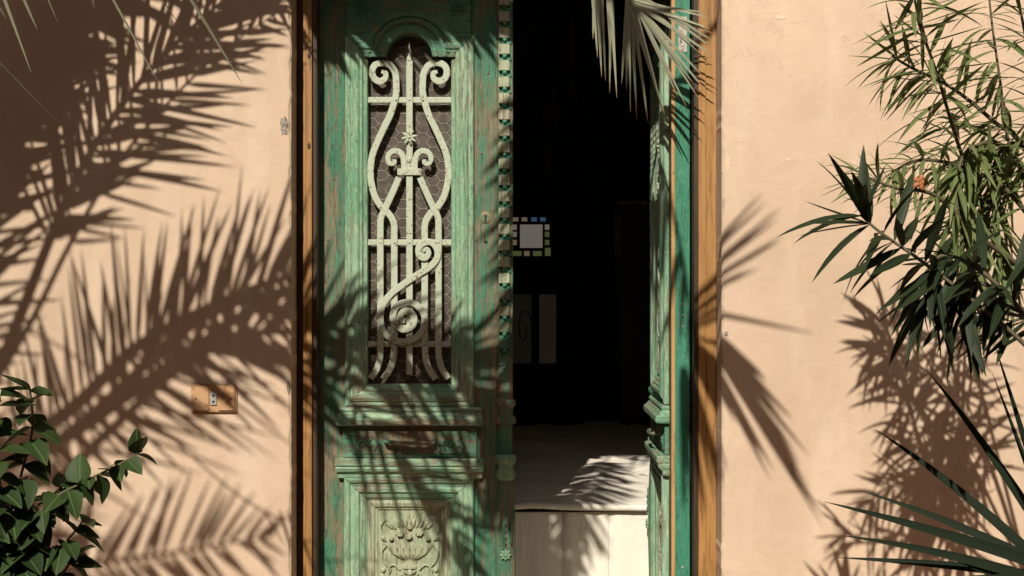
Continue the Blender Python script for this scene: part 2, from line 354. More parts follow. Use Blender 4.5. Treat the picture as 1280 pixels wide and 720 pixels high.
# glazed cupboard below it
cup = empty('glazed_cupboard', (back(668, 455, YB-.3).x, YB-.3, 0), 'dark cupboard with two faintly glowing glass doors under the coloured window', 'cupboard'); cup['_w'] = 1
dC = YB-0.3
p0 = back(600, 460, dC); p1 = back(700, 362, dC); MB().box(p0.x, p1.x, dC, YB-.04, 0.02, p1.z, 0.006).build('carcass', M['darkwood_and_shade'], cup)
gl = lit('glowing cupboard glass', (0.10, 0.085, 0.06), 0.06); gl2 = lit('glowing door glass', (0.12, 0.085, 0.06), 0.10)  # faint emission stands in for light reflected in the glass doors
prect(634, 368, 664, 454, dC-0.012, dC-0.001, dC).build('glass_door', gl, cup); prect(674, 368, 695, 454, dC-0.012, dC-0.001, dC).build('glass_door', gl2, cup)
mb = MB(); q0 = back(655, 410, dC)
mb.tube([(q0.x+0.05*math.cos(a)*(1-a/9), dC-0.014, q0.z+0.13*math.sin(a)*(1-a/12)) for a in [i*0.35 for i in range(20)]], 0.004, 5); mb.build('etched_scroll', M['cement'], cup)
# wardrobe added on the right, its paler top edge standing in for a light streak
dW = 3.2
ward = empty('wardrobe', (back(792, 600, dW).x, dW, 0), 'added dark wardrobe on the right, its pale top edge standing in for a light streak', 'wardrobe'); ward['_w'] = 1
p0 = back(776, 500, dW); p1 = back(870, 256, dW)
MB().box(p0.x, p1.x+.3, dW, dW+.5, 0.02, p1.z, 0.006).build('carcass', M['darkwood_and_shade'], ward)
MB().box(p0.x-.02, p1.x+.32, dW-.03, dW+.5, p1.z+.001, p1.z+.022, 0.004).build('cornice', bare_wood('light streak cornice', (.22, .15, .1), (.3, .2, .13)), ward)
for k in (0, 1):
    xx = p0.x+0.03+k*0.26; MB().box(xx, xx+0.24, dW-.012, dW-.001, .15, p1.z-.06, .004).build('door', M['darkwood_and_shade'], ward)
# day bed under a white sheet
bed = empty('day_bed', (0.15, 1.9, 0), 'day bed under a white sheet inside the doorway', 'bed'); bed['_w'] = 1
BF = 0.85
def bed_z(x, y):
    u = (y-BF)/2.6
    z = 0.672 + 0.055*u
    z += 0.008*math.sin(x*7+y*3)+0.006*math.sin(y*9-x*4)+0.004*math.sin((x+y)*23)+0.012*max(0, math.sin(x*9+y*6+2*math.sin(y*2.3)))**6+0.010*max(0, math.sin(x*-7+y*11+1.5*math.sin(x*4)))**8
    return 0.672+0.055*u+(z-0.672-0.055*u)*min(1, .3+1.6*(y-BF))+.004*math.sin(x*9)*math.sin(x*4+1)
rings = []
for j in range(70):
    y = BF+2.6*j/69
    rings.append([(-0.75+1.85*i/60, y, bed_z(-0.75+1.85*i/60, y)) for i in range(61)])
roll = []
for a in range(0, 7):
    th = math.pi*0.5+math.pi*a/6*0.95
    roll.append([(-0.75+1.85*i/60, BF+0.012*math.cos(th)-.004, bed_z(-0.75+1.85*i/60, BF)-0.012+0.012*math.sin(th)) for i in range(61)])
mb = MB(); mb.strips(list(reversed(rings))+roll); mb.build('sheet', M['cloth'], bed)
edges = [-0.75, -0.1, 0.185, 0.36, 0.72, 1.10]
for i in range(5):
    x0, x1 = edges[i]+0.0004, edges[i+1]-0.0004; rr = []
    for z in [0.04+0.6*k/14 for k in range(15)]:
        rr.append([(x0+(x1-x0)*m/12, BF+0.012-0.007*math.sin(math.pi*m/12)**0.5-0.007*math.sin(m*1.3+i*2+z*2.2)*(1-z*.9)-0.004*math.sin(m*.8-z*5+i)+0.02*(z-.3), z) for m in range(13)])
    mb = MB(); mb.strips(rr); mb.build('skirt_panel', M['cloth'], bed)
MB().box(-0.74, 1.09, BF+0.04, BF+2.58, 0.05, 0.62, .02).build('mattress', M['cloth'], bed)

# ------------------------------------------------------------------ door frame (lining of the opening)
FX0, FX1 = -0.6355, 0.584     # inner edges of the frame front
fr = empty('door_frame', (0, RV, 0), 'orange varnished wooden door frame lining the doorway', 'door frame'); fr['_w'] = 1
def jamb(parts, name):
    for (x0, x1, y0, y1, mat) in parts: MB().box(x0, x1, y0, y1, 0.002, 2.52, 0.0025).build(name, M[mat], fr)
jamb([(OX0+0.003, -0.671, RV+0.012, RV+0.10, 'darkwood_and_shade'), (-0.6705, -0.659, RV+0.004, RV+0.10, 'oak'), (-0.6582, -0.6415, RV, RV+0.085, 'oak'), (-0.6412, -0.627, RV+.012, RV+0.086, 'darkwood_and_shade')], 'jamb_strip')  # dark inner strip paints in the shade of the gap beside the leaf
jamb([(OX1-0.036, OX1-0.003, RV+.004, RV+0.10, 'oak'), (0.5975, OX1-0.0368, RV, RV+0.10, 'oak'), (FX1, 0.5968, RV+0.006, RV+0.085, 'darkwood_and_shade')], 'jamb_strip')
MB().box(OX0+.003, OX1-.003, RV, RV+.1, 2.522, OZ-.002, .003).build('head_jamb', M['oak'], fr)
mb = MB()
for z in (1.93, 2.22): mb.ell((-0.65, RV, z), .005, .002, .012, rot=math.pi/2*0)
mb.build('knot', M['darkwood_and_shade'], fr)

# ------------------------------------------------------------------ door leaves
LS = K*4.7/4.5; LY = 0.20
def lx(px): return (px-398)*LS
def lz(py): return EYE+(360-py)*LS
TH = 0.058
def door_leaf(root, mir=1):
    def B(mb, name, mat, parent=None):
        if mir < 0: mb.xform(lambda v: Vector((-v.x, v.y, v.z)))
        o = mb.build(name, mat, parent or root, off=(0, 0, 0)); return o
    def frame(X0, Y0, X1, Y1, prof, mat_v, mat_h, sides='LRTB', base=0.0):
        g = 0.0008
        x0, x1, zt, zb = lx(X0), lx(X1), lz(Y0), lz(Y1)
        for sd_ in sides:
            r = []
            for (i, h) in prof:
                i_ = i*LS; y = -h+base
                if sd_ == 'L': r.append([(x0+i_, y, zb+i_+g), (x0+i_, y, zt-i_-g)])
                if sd_ == 'R': r.append([(x1-i_, y, zb+i_+g), (x1-i_, y, zt-i_-g)])
                if sd_ == 'T': r.append([(x0+i_+g, y, zt-i_), (x1-i_-g, y, zt-i_)])
                if sd_ == 'B': r.append([(x0+i_+g, y, zb+i_), (x1-i_-g, y, zb+i_)])
            m = MB(); m.strips(r, smooth=False); B(m, 'moulding', mat_v if sd_ in 'LR' else mat_h)
    def slab(X0, Y0, X1, Y1, y0, y1, name, mat, bev=0.002):
        m = MB(); m.box(lx(X0), lx(X1), y0, y1, lz(Y1), lz(Y0), bev); return B(m, name, mat)
    YT = -38; YBm = 925
    # flat construction: stiles and rails
    slab(398, YT, 433, YBm, 0, TH, 'stile', M['green']); slab(589, YT, 622, YBm, 0.0005, TH, 'stile', M['green'])
    slab(433.4, 494, 588.6, 606, 0.001, TH-.001, 'rail', M['green_h']); slab(433.4, 880, 588.6, YBm, .001, TH-.001, 'rail', M['green_h'])
    # header board with an arched cut over the glass
    cx, cy, r0 = 512, 73, 28.5
    xs0, xs1 = 433.4, 588.6
    m = MB(); pts = []
    n = 24
    arc = [(cx - r0*math.cos(math.pi*i/n), cy - r0*math.sin(math.pi*i/n)) for i in range(n+1)]
    top = [(xs0 + (xs1-xs0)*i/n, -37.5) for i in range(n+1)]
    f = [[(lx(a[0]), -.006, lz(a[1])) for a in arc], [(lx(a[0]), -.006, lz(a[1])) for a in top]]
    m.strips(f, smooth=False); m.strips([f[0], [(q[0], 0.045, q[2]) for q in f[0]]], smooth=True)
    for (xa, xb) in ((xs0, cx-r0), (cx+r0, xs1)): pass
    m.add([(lx(xs0), -.006, lz(-37.5)), (lx(xs0), -.006, lz(cy)), (lx(cx-r0), -.006, lz(cy))], [(0, 1, 2)])
    m.add([(lx(xs1), -.006, lz(-37.5)), (lx(xs1), -.006, lz(cy)), (lx(cx+r0), -.006, lz(cy))], [(0, 1, 2)])
    B(m, 'header_board', M['green_h'])
    # concentric arch mouldings, the header's shade put into their deeper green
    for prof, mat in (([(28.5, .004), (28.5, .022), (31, .027), (35, .027), (37, .021), (40, .018), (43, .024), (46, .024), (48, .016), (50, .013)], 'green_h'), ([(50, .013), (51, .019), (56, .021), (58, .015), (60, .0155), (62, .011), (64, .006)], 'green_h')):
        rr = []
        for (r, h) in prof: rr.append([(lx(cx - r*math.cos(math.pi*i/36)), -h, lz(cy-1 - r*math.sin(math.pi*i/36))) for i in range(37)])
        m = MB(); m.strips(rr, smooth=False); B(m, 'arch_moulding', M[mat])
    # straight top rail pieces with mitred outer ends, deep green to paint in shade
    bol = [(0, -.001), (0, .014), (2, .017), (6, .017), (7.5, .022), (12, .027), (16, .027), (19, .020), (21, .020), (23, .012), (27, .009), (28, .004), (28, -.03)]
    for sgn in (-1, 1):
        r = []
        for (i, h) in bol:
            z = lz(45+i); xo = 432+i if sgn < 0 else 592-i; xi = cx-29.5 if sgn < 0 else cx+29.5
            if i < 27: 
                k = math.sqrt(max(0, 60**2-(cy-45-i)**2)); xi = cx-k if sgn < 0 else cx+k
                kk = 44; xi = cx-kk if sgn < 0 else cx+kk
            r.append([(lx(xo)-sgn*.0008, -h, z), (lx(xi), -h, z)])
        m = MB(); m.strips(r, smooth=False); B(m, 'moulding', M['green_h'])
        m = MB(); m.box(lx(min(cx+sgn*28.5, cx+sgn*52)), lx(max(cx+sgn*28.5, cx+sgn*52)), -.010, .03, lz(73), lz(62), .002); B(m, 'arch_shoulder', M['green_h'])
    frame(432, 45, 592, 508, bol, M['mint'], M['mint_h'], 'LRB')
    # rosettes on the header
    for X in (453, 572):
        m = MB()
        for k in range(8):
            a = k*math.pi/4; m.ell((lx(X)+.016*math.cos(a), -.007, lz(12)+.016*math.sin(a)), .012, .005, .004, 8, 5, a)
        m.ell((lx(X), -.008, lz(12)), .006, .006, .006, 8, 5); B(m, 'rosette', M['green_h'])
    # glass with wire netting, and the grille in front of it
    GY = 0.030
    m = MB(); m.box(lx(456), lx(569), GY, GY+.005, lz(484), lz(38)); glass = B(m, 'glass_pane', M['glass'])
    m = MB(); hw = 13*LS; rw = random.Random(4)
    for i in range(9):
        for j in range(36):
            X = lx(459)+i*hw; Z = lz(482)+j*hw*.92+(hw*.46 if i % 2 else 0)
            if Z > lz(46) or (Z > lz(74) and abs(X-lx(512)) > 26*LS): continue
            q = [Vector((X+rw.uniform(-.0015, .0015), GY-.0012, Z)), Vector((X+hw*.62, GY-.0012, Z+rw.uniform(-.001, .001))), Vector((X+hw, GY-.0012, Z+hw*.46)), Vector((X+hw, GY-.0012, Z-hw*.46))]
            for a_, b_ in ((0, 1), (1, 2), (1, 3)):
                if q[b_].x < lx(566) and rw.random() > .12: m.tube([q[a_], q[b_]], .00085, 4, False)
    tag(B(m, 'wire_netting', M['wire'], glass), kind='stuff')
    # grille of flat iron bars
    GR = empty('grille', (0, 0, 0)); GR.parent = root
    gy = -0.008
    def ribbon(pts, wpx, y0, dep=.006, name='bar', n=6, taper=None, straight=False):
        P = [Vector(p) for p in ([(lx(a), 0, lz(b)) for a, b in pts])]
        if not straight: P = spline(P, n)
        rr = []; L = len(P)
        for i, q in enumerate(P):
            t = (P[min(i+1, L-1)]-P[max(i-1, 0)]).normalized(); nn = Vector((-t.z, 0, t.x)); ww = wpx*LS/2
            if taper: ww *= taper(i/(L-1))
            e = ww*.8
            rr.append([q+nn*ww+Vector((0, y0+dep, 0)), q+nn*ww+Vector((0, y0+.001, 0)), q+nn*e+Vector((0, y0, 0)), q-nn*e+Vector((0, y0, 0)), q-nn*ww+Vector((0, y0+.001, 0)), q-nn*ww+Vector((0, y0+dep, 0))])
        m = MB(); m.strips(rr, closed=True, smooth=False, cap=True); return B(m, name, M['iron'], GR)
    for yy in (125, 303, 430): ribbon([(459, yy), (566, yy)], 7.2, gy+.0065, .005, 'crossbar', straight=True)
    ribbon([(512, 76), (512, 300), (512, 468)], 8.0, gy, .006, 'bar', straight=True)
    ribbon([(512, 77), (511.3, 72), (512.6, 66), (511.7, 60), (512, 53)], 6, gy, .006, 'spear_tip', taper=lambda s: (0.6+.5*math.sin(s*9)**2)*(1-s)+.08)
    sc_l = [(477, 90), (482.5, 92), (481, 99), (474, 102), (467, 97), (465.5, 88), (470, 81), (479, 79), (488, 82), (494, 91), (495.5, 105), (495, 119), (489, 141), (481, 158), (473.6, 174), (467, 190), (463.8, 206), (463.8, 224), (468, 243), (475, 256), (486.7, 268), (492.6, 280), (493, 300), (493, 350), (493, 420), (492, 445), (488, 460), (479, 474)]
    fl_l = [(499, 222), (489, 245), (481.5, 261), (476.5, 272), (475.7, 284), (475.7, 330), (475.7, 400), (475.7, 440), (472, 459), (463.5, 473)]
    tp = lambda s: min(1, .55+s*5)
    ribbon(sc_l, 8.1, gy, name='scroll_bar', taper=tp); ribbon([(1024-a, b) for a, b in sc_l], 8.1, gy, name='scroll_bar', taper=tp)
    ribbon(fl_l, 7.9, gy-.0008, name='bar'); ribbon([(1024-a, b) for a, b in fl_l], 7.9, gy-.0008, name='bar')
    fc = [(505, 219), (505.5, 207), (503.5, 195), (497, 189), (489, 190.5), (485, 197), (487.5, 204.5), (493, 204), (493.5, 199.5)]
    ribbon(fc, 8, gy-.0022, .007, 'curl', taper=lambda s: 1.0-.35*s); ribbon([(1024-a, b) for a, b in fc], 8, gy-.0022, .007, 'curl', taper=lambda s: 1.0-.35*s)
    big = [(529, 314), (534, 311.5), (536, 317), (531, 322.5), (524.5, 319), (524, 309.5), (532, 303), (541, 304), (547, 313), (546, 324), (537, 334), (522, 343.5), (505, 355), (490, 366.5), (480, 379), (476, 394), (478.5, 411), (489, 423), (504, 427), (520, 421.5), (530, 408), (530, 392), (520, 380.5), (506, 378), (495, 384.5), (491.5, 397), (497, 408), (508, 411), (516.5, 405), (517, 395), (510, 389), (502.5, 391.5), (501.5, 399), (507, 401)]
    ribbon(big, 8.0, gy-.008, .006, 'scroll', taper=lambda s: min(1, .5+s*6)*(1 if s < .8 else 1.2-(s-.8)*1.5))
    m = MB(); m.box(lx(497), lx(527), gy-.006, gy+.006, lz(219.5), lz(211), .0015); m.ell((lx(512), gy, lz(200)), .012, .006, .008, rot=math.pi/2); B(m, 'clasp', M['iron'], GR)
    m = MB()
    for k in range(8):
        a = k*math.pi/4+.2; m.ell((lx(512)+.014*math.cos(a), gy-.007, lz(172)+.014*math.sin(a)), .0125, .0035, .0048, 8, 5, a)
    m.ell((lx(512), gy-.009, lz(172)), .006, .005, .006, 8, 5); B(m, 'iron_flower', M['iron'], GR)
    riv = [(495, 125), (512, 125), (529, 125), (475.7, 303), (493, 303), (512, 303), (531, 303), (548, 303), (475.7, 430), (493, 430), (512, 430), (531, 430), (548, 430), (546, 318)]
    for a, b_ in riv:
        m = MB(); m.ell((lx(a), gy-.0005, lz(b_)), .0042, .0032, .0042, 8, 5); B(m, 'rivet', M['iron'], GR)
    # middle ledges and the carved letter plate between them
    def ledge(X0, X1, prof, name, mat, y=0):
        rr = []
        for (py, p) in prof:
            z = lz(py); x0, x1 = lx(X0)-p*.35, lx(X1)+p*.35
            rr.append([(x0, y+.0, z), (x0, y-p, z), (x1, y-p, z), (x1, y+.0, z)])
        m = MB(); m.strips(rr, smooth=False); return B(m, name, mat)
    ledge(428, 598, [(508.5, .012), (509, .024), (512, .028), (515, .024), (517, .030), (520, .036), (522, .044), (523, .046), (529, .046), (531, .040), (532, .02), (532.5, .0)], 'ledge', M['mint_h'])
    slab(429, 532.6, 596, 571.6, -.014, .0, 'letter_board', M['green_h'], .002)
    slab(441, 537, 478, 567, -.0175, -.0142, 'carved_tablet', M['green_h'], .002); slab(549, 537, 586, 567, -.0175, -.0142, 'carved_tablet', M['green_h'], .002)
    for X in (458, 568):
        m = MB()
        for k in range(4):
            a = k*math.pi/2+math.pi/4; m.ell((lx(X)+.014*math.cos(a), -.018, lz(552)+.011*math.sin(a)), .014, .005, .008, 10, 5, a)
        m.ell((lx(X), -.021, lz(552)), .006, .005, .006, 8, 5)
        for sg in (-1, 1):
            m.tube([(lx(X)+sg*.018, -.019, lz(544)), (lx(X)+sg*.03, -.020, lz(548)), (lx(X)+sg*.036, -.019, lz(556)), (lx(X)+sg*.028, -.018, lz(563))], .003, 5)
        B(m, 'carved_flower', M['green_h'])
    m = MB(); m.box(lx(481), lx(546), -.0165, -.0145, lz(567), lz(538), .0008); B(m, 'handle_plate', M['green'])
    hp = [(483, 550, .014), (483, 550, .034), (485, 550.5, .042), (498, 551.5, .046), (512, 552, .047), (527, 552, .046), (540, 552, .042), (543, 551.5, .034), (543, 551, .014)]
    m = MB(); m.tube(spline([(lx(a), -c, lz(b)) for a, b, c in hp], 4), .0062, 8); m.ell((lx(483), -.018, lz(550)), .009, .005, .009, 8, 5); m.ell((lx(543), -.018, lz(551)), .009, .005, .009, 8, 5)
    B(m, 'pull_handle', M['green'])
    ledge(426, 600, [(571.8, .0), (572.3, .036), (574, .042), (580, .042), (582, .036), (584, .038), (588, .034), (590, .026), (592, .022), (596, .022), (598, .012), (599, .0)], 'ledge', M['mint_h'])
    low = [(0, -.001), (0, .020), (2, .024), (6, .022), (8, .015), (12, .015), (14, .020), (18, .020), (20, .012), (25, .010), (27, .004), (28, .004), (28, -.012)]
    frame(431, 596, 592, 884, low, M['mint'], M['mint_h'], 'LRTB')
    slab(456, 620, 568, 862, .011, .03, 'panel', M['pale'])
    frame(459, 624, 565, 858, [(0, -.011), (0, .000), (5, .004), (9, .002), (10, -.004), (13, -.006), (13, -.011)], M['pale'], M['pale'], 'LRTB')
    # raised carving of a footed bowl with fruit and leaves
    slab(475, 644, 549, 838, .004, .0108, 'carved_tablet', M['pale'], .002)
    y0 = .003; m = MB()
    cxm = lx(512)
    rr = []
    for (py, r) in ((679, 30), (682, 31), (684, 28), (688, 26), (693, 22), (697, 15), (700, 6), (703, 5), (706, 9), (709, 10), (711, 9)):
        rr.append([(cxm+r*LS*math.cos(a), y0-.011*math.sin(a)*(r/30)**.5, lz(py)) for a in [math.pi*k/14 for k in range(15)]])
    m.strips(rr)
    for k in range(7):
        a = -24+8*k; m.tube([(cxm+a*LS, y0-.0115+abs(a)*.0002, lz(685)), (cxm+a*.8*LS, y0-.0115+abs(a)*.0002, lz(692)), (cxm+a*.35*LS, y0-.008, lz(698))], .0022, 5)
    B(m, 'carved_bowl', M['pale'])
    m = MB(); rf = random.Random(2)
    for k in range(11):
        a = -25+5*k; m.ell((cxm+a*LS, y0-.002, lz(657-(abs(a)<18)*3)), .016, .005, .006, 8, 5, math.pi/2-a*.03)
    for (X, Y, r) in ((500, 667, .014), (524, 666, .014), (511, 671, .012), (489, 673, .009), (535, 673, .009), (512, 659, .009)):
        m.ell((lx(X), y0-.003, lz(Y)), r, .009, r*.85, 10, 6)
        for k in range(6): m.ell((lx(X)+r*.6*math.cos(k*1.05), y0-.009, lz(Y)+r*.5*math.sin(k*1.05)), r*.35, .004, r*.3, 6, 4)
    B(m, 'carved_fruit', M['pale'])
    m = MB()
    for sg in (-1, 1):
        c = lambda X, Y: (cxm+sg*X*LS, y0-.004, lz(Y))
        m.tube(spline([c(30, 682), c(35, 690), c(32, 702), c(24, 712), c(30, 722), c(34, 735)], 6), lambda s: .0045*(1-.5*s), 6)
        m.tube(spline([c(12, 712), c(20, 706), c(27, 712), c(24, 724), c(12, 730)], 6), .0035, 6)
        m.tube(spline([c(31, 650), c(36, 658), c(34, 668), c(30, 676)], 6), .0028, 6)
        for (X, Y) in ((33, 712), (34, 720), (20, 735), (33, 672)): m.ell(c(X, Y), .008, .006, .010, 8, 5)
        for k in range(6): m.ell(c(6+k*3, 715+k*4), .009, .005, .0035, 8, 4, sg*(.9-.2*k))
    for k in range(8): m.ell((cxm, y0-.004, lz(716+k*14)), .010, .006, .012, 8, 5)
    B(m, 'carved_scrollwork', M['pale'])
    # meeting post: dentil strip above, turned post below
    slab(622.3, YT, 626, YBm, -.004, TH-.004, 'post_edge', M['green'], .001)
    slab(626.2, YT, 641, 497, -.003, TH-.006, 'post', M['green'], .002)
    k0 = 51-20.4*9
    for k in range(31):
        y = k0+20.4*k
        if y > 470: break
        m = MB(); m.box(lx(623.5), lx(637), -.016, -.0035, lz(y+17.6), lz(y+4.8), .0015); B(m, 'dentil', M['pale'] if y < 345 else M['green'])
        m = MB(); m.box(lx(626), lx(639), -.009, -.0032, lz(y+4.6), lz(y+1.2), .001); m.ell((lx(631), -.009, lz(y-.5)), .0085, .009, .0085, 10, 6); B(m, 'bead', M['teal'])
    def half(prof, name, mat, cxp=632):
        rr = []
        for (py, r) in prof: rr.append([(lx(cxp)+r*LS*math.cos(a)*1.0, .002-r*LS*.75*math.sin(a), lz(py)) for a in [math.pi*q/10 for q in range(11)]])
        m = MB(); m.strips(rr); return B(m, name, mat)
    half([(448, 8), (450, 9), (455, 8), (495, 9), (498, 9), (500, 12), (503, 13), (507, 12), (509, 9.5), (516, 9), (519, 9), (521, 12), (524, 13), (529, 13), (530, 9)], 'turned_collar', M['green'])
    half([(530, 9), (532, 8.5), (566, 8.5), (568, 9)], 'turned_shaft', M['green'])
    half([(568, 9), (569, 13), (576, 13.5), (578, 12), (582, 9), (586, 9.5), (590, 12), (595, 13), (598, 11), (600, 9)], 'turned_collar', M['mint'])
    half([(600, 9), (610, 10), (640, 12), (680, 13), (720, 13), (780, 11), (YBm, 11)], 'turned_shaft', M['green'])
    m = MB()
    for k in range(8):
        a = k*math.pi/4; m.ell((lx(632)+.011*math.cos(a), -.026, lz(692)+.011*math.sin(a)), .0085, .006, .0055, 8, 5, a)
    m.ell((lx(632), -.029, lz(692)), .006, .006, .006, 8, 5); B(m, 'rosette', M['mint'])
    m = MB(); m.tube(spline([(lx(624.5), -.022, lz(680)), (lx(625), -.022, lz(655)), (lx(632), -.024, lz(642)), (lx(639), -.022, lz(655)), (lx(639.5), -.022, lz(680))], 5), .0028, 6)
    for k in range(4): m.ell((lx(632), -.026, lz(654+8*k)), .004, .004, .007, 8, 5)
    B(m, 'carved_flute', M['green'])
    # lock holes
    m = MB(); m.ell((lx(607), 0, lz(272)), .021, .004, .021, 16, 6); e = B(m, 'escutcheon', M['rust2'])
    m = MB(); m.ell((lx(607), -.0045, lz(270)), .0045, .002, .0045, 10, 5); m.box(lx(606), lx(608), -.006, -.003, lz(277), lz(270)); B(m, 'keyhole', M['black'], e)
    m = MB(); m.ell((lx(607), -.0005, lz(302)), .006, .002, .006, 10, 5); B(m, 'lock_hole', M['black'])
    for (X, Y) in ((578, 270), (596, 300), (602, 192), (610, 92), (410, 300), (418, 224)):
        m = MB(); m.ell((lx(X), -.0005 if X > 592 or X < 432 else -.018, lz(Y)), .004, .0018, .004, 8, 5); B(m, 'nail_head', M['rust'])
    # the hinge edge
    slab(395.6, YT, 397.9, YBm, .012, TH+.001, 'edge_strip', M['teal'], .0006)
    slab(395.9, YT, 397.9, YBm, .0, .0115, 'edge_strip', M['edge'], .001)
    for Y0, Y1 in ((22, 66), (372, 416), (700, 744)):
        h = slab(395.0, Y0, 395.58, Y1, .022, .050, 'hinge_plate', M['steel'] if Y0 < 100 else M['teal'], .0002)
        for k in range(3):
            m = MB(); m.ell((lx(394.9), .036, lz(Y0+8+k*14)), .0012, .0045, .0045, 8, 5); B(m, 'screw', M['steel'], h)
left = empty('door_leaf', ((398-640)*LS, LY, 0), 'closed left door leaf with worn green paint and pale scrolled iron grille', 'door')
door_leaf(left)
right = empty('door_leaf', (0.519, LY-0.01, 0), 'right door leaf swung open into the room, its green edge facing out', 'door', rz=R(-90.5))
door_leaf(right, -1)

# ------------------------------------------------------------------ socket plate on the wall
p = V(268, 498); sk = empty('socket_plate', (p.x, 0, p.z), 'amber rectangular socket plate on the wall left of the door', 'socket'); sk['_w'] = 1
MB().box(p.x-.072, p.x+.072, -.010, -.0002, p.z-.045, p.z+.045, .004).build('back_plate', M['plate'], sk)
MB().box(p.x-.066, p.x-.014, -.015, -.0102, p.z-.038, p.z+.038, .0022).build('cover', M['plate'], sk)
MB().box(p.x+.014, p.x+.066, -.015, -.0102, p.z-.038, p.z+.038, .0022).build('cover', M['plate'], sk)
s_ = MB().box(p.x-.010, p.x+.010, -.0145, -.0101, p.z-.020, p.z+.020, .001).build('socket', M['socket'], sk)
for dz in (-.009, .010): MB().ell((p.x, -.0147, p.z+dz), .0042, .001, .0042, 10, 4).build('hole', M['black'], s_, off=sk.location)
for dx in (-.055, .055): MB().ell((p.x+dx, -.015, p.z), .003, .001, .003, 8, 4).build('screw', M['black'], sk)

# ------------------------------------------------------------------ palms
def leaflet(mb, a, b_, wid, side, sag=0.0, n=6, fold=.35):
    a, b_ = Vector(a), Vector(b_); d = b_-a; L = d.length; up = d.cross(side).normalized()
    side = (side - d*side.dot(d)/d.length_squared).normalized(); rings = []
    for i in range(n+1):
        s = i/n; w_ = wid*.5*(min(1, .35+3.5*s))*(1-s)**.55 if s < 1 else 0.0004
        c = a+d*s+Vector((0, 0, -1))*sag*L*s*s
        rings.append([c+side*w_+up*w_*fold, c, c-side*w_+up*w_*fold])
    mb.strips(rings, smooth=True)
def frond(root, pts, llen, ang=(55, 25), n=46, s0=.18, rad=.014, wid=.026, seed=1, mat='palm_dark', sides=(1, -1), skip=0.0, sag=.12):
    # pts: 3-D rachis points; leaflets lie near the plane square to the sun's rays
    rr = random.Random(seed); P = spline(pts, 10)
    cum = [0]
    for i in range(1, len(P)): cum.append(cum[-1]+(P[i]-P[i-1]).length)
    T = cum[-1]
    def at(s):
        x = s*T
        for i in range(1, len(P)):
            if cum[i] >= x or i == len(P)-1:
                f = (x-cum[i-1])/max(1e-9, cum[i]-cum[i-1]); return P[i-1].lerp(P[i], min(1, f)), (P[i]-P[i-1]).normalized()
    fo = MB().tube(P, lambda s: rad*(1-s*.85), 6).build('frond', M['palm_dark'] if mat != 'palm' else M['palm'], root)
    mb = MB()
    for i in range(n):
        s = s0+(1-s0)*(i+.5)/n
        for sg in sides:
            if rr.random() < skip: continue
            c, t = at(min(.999, s+rr.uniform(-.006, .006)))
            perp = Ldir.cross(t).normalized()*sg
            u = (s-s0)/(1-s0)
            a = R(ang[0]+(ang[1]-ang[0])*u+rr.uniform(-13, 13))
            L = llen*(.35+.65*math.sin(math.pi*min(1, .12+u*.8)))*rr.uniform(.8, 1.12)*(1-.45*u**5)
            d = t*math.cos(a)+perp*math.sin(a)+Ldir*rr.uniform(-.22, .22)
            e = c+d.normalized()*L
            sd_ = d.cross(Ldir).normalized()*1.0+Ldir*rr.uniform(-.7, .7)
            leaflet(mb, c, e, wid*rr.uniform(.8, 1.15), sd_.normalized(), sag=rr.uniform(0, sag))
    mb.build('leaflets', M[mat], fo, off=root.location); return fo
def palm(loc, H, label, r=.13):
    root = empty('palm_tree', loc, label, 'palm tree'); root['_w'] = 1
    x, y, _ = loc; pr = []
    for i in range(60):
        z = H*i/59; pr.append((z, r*(1+.12*((i*.5) % 1))*(1.15 if i < 3 else 1)))
    mb = MB(); mb.strips([[(x+q*math.cos(a), y+q*math.sin(a), z) for a in [2*math.pi*k/14 for k in range(14)]] for z, q in pr], closed=True, smooth=False, cap=True); mb.build('trunk', M['bark'], root)
    mb = MB(); rr = random.Random(5)
    for k in range(40):
        a = rr.uniform(0, 6.28); z = H-.5*rr.random(); mb.tube([(x+r*.8*math.cos(a), y+r*.8*math.sin(a), z), (x+r*1.7*math.cos(a), y+r*1.7*math.sin(a), z+.22)], lambda s: .03*(1-.6*s), 5)
    mb.build('frond_stubs', M['bark'], root); return root
CA = Vector((-2.26, -2.2, 2.75))
PA = palm((CA.x, CA.y, 0), CA.z, 'date palm left of the doorway, throwing its frond shadows on the wall')
def sp(*q): return [CA]+[S(*a) for a in q]
frond(PA, sp((-20, 500, 2.0), (25, 395, 1.75), (62, 300, 1.5), (105, 205, 1.25), (165, 115, 1.0), (240, 35, .85), (330, -40, .7)), .46, (42, 22), 44, .42, .022, .022, 11, sag=.03)
frond(PA, sp((-20, 500, 2.05), (40, 400, 1.8), (85, 310, 1.6), (140, 215, 1.35), (200, 140, 1.15), (270, 70, 1.0), (340, 20, .9)), .26, (50, 30), 26, .45, .012, .016, 61, sag=.03, skip=.3)
frond(PA, sp((-40, 420, 1.7), (-10, 250, 1.3), (35, 120, 1.0), (90, 0, .75), (150, -80, .6)), .42, (45, 28), 30, .2, .018, .020, 12, sag=.03)
frond(PA, sp((-90, 420, 1.5), (-80, 260, 1.1), (-40, 100, .8), (20, -40, .5)), .45, (50, 30), 22, .2, .016, .020, 13)
frond(PA, sp((-60, 500, 1.8), (-30, 350, 1.5), (0, 230, 1.2), (20, 100, 1.0), (30, 0, .8)), .30, (60, 40), 22, .15, .016, .019, 22)
frond(PA, sp((70, 525, 1.95), (170, 435, 1.75), (260, 385, 1.65), (350, 350, 1.6), (420, 345, 1.6), (470, 350, 1.62)), .35, (66, 34), 44, .2, .022, .021, 14)
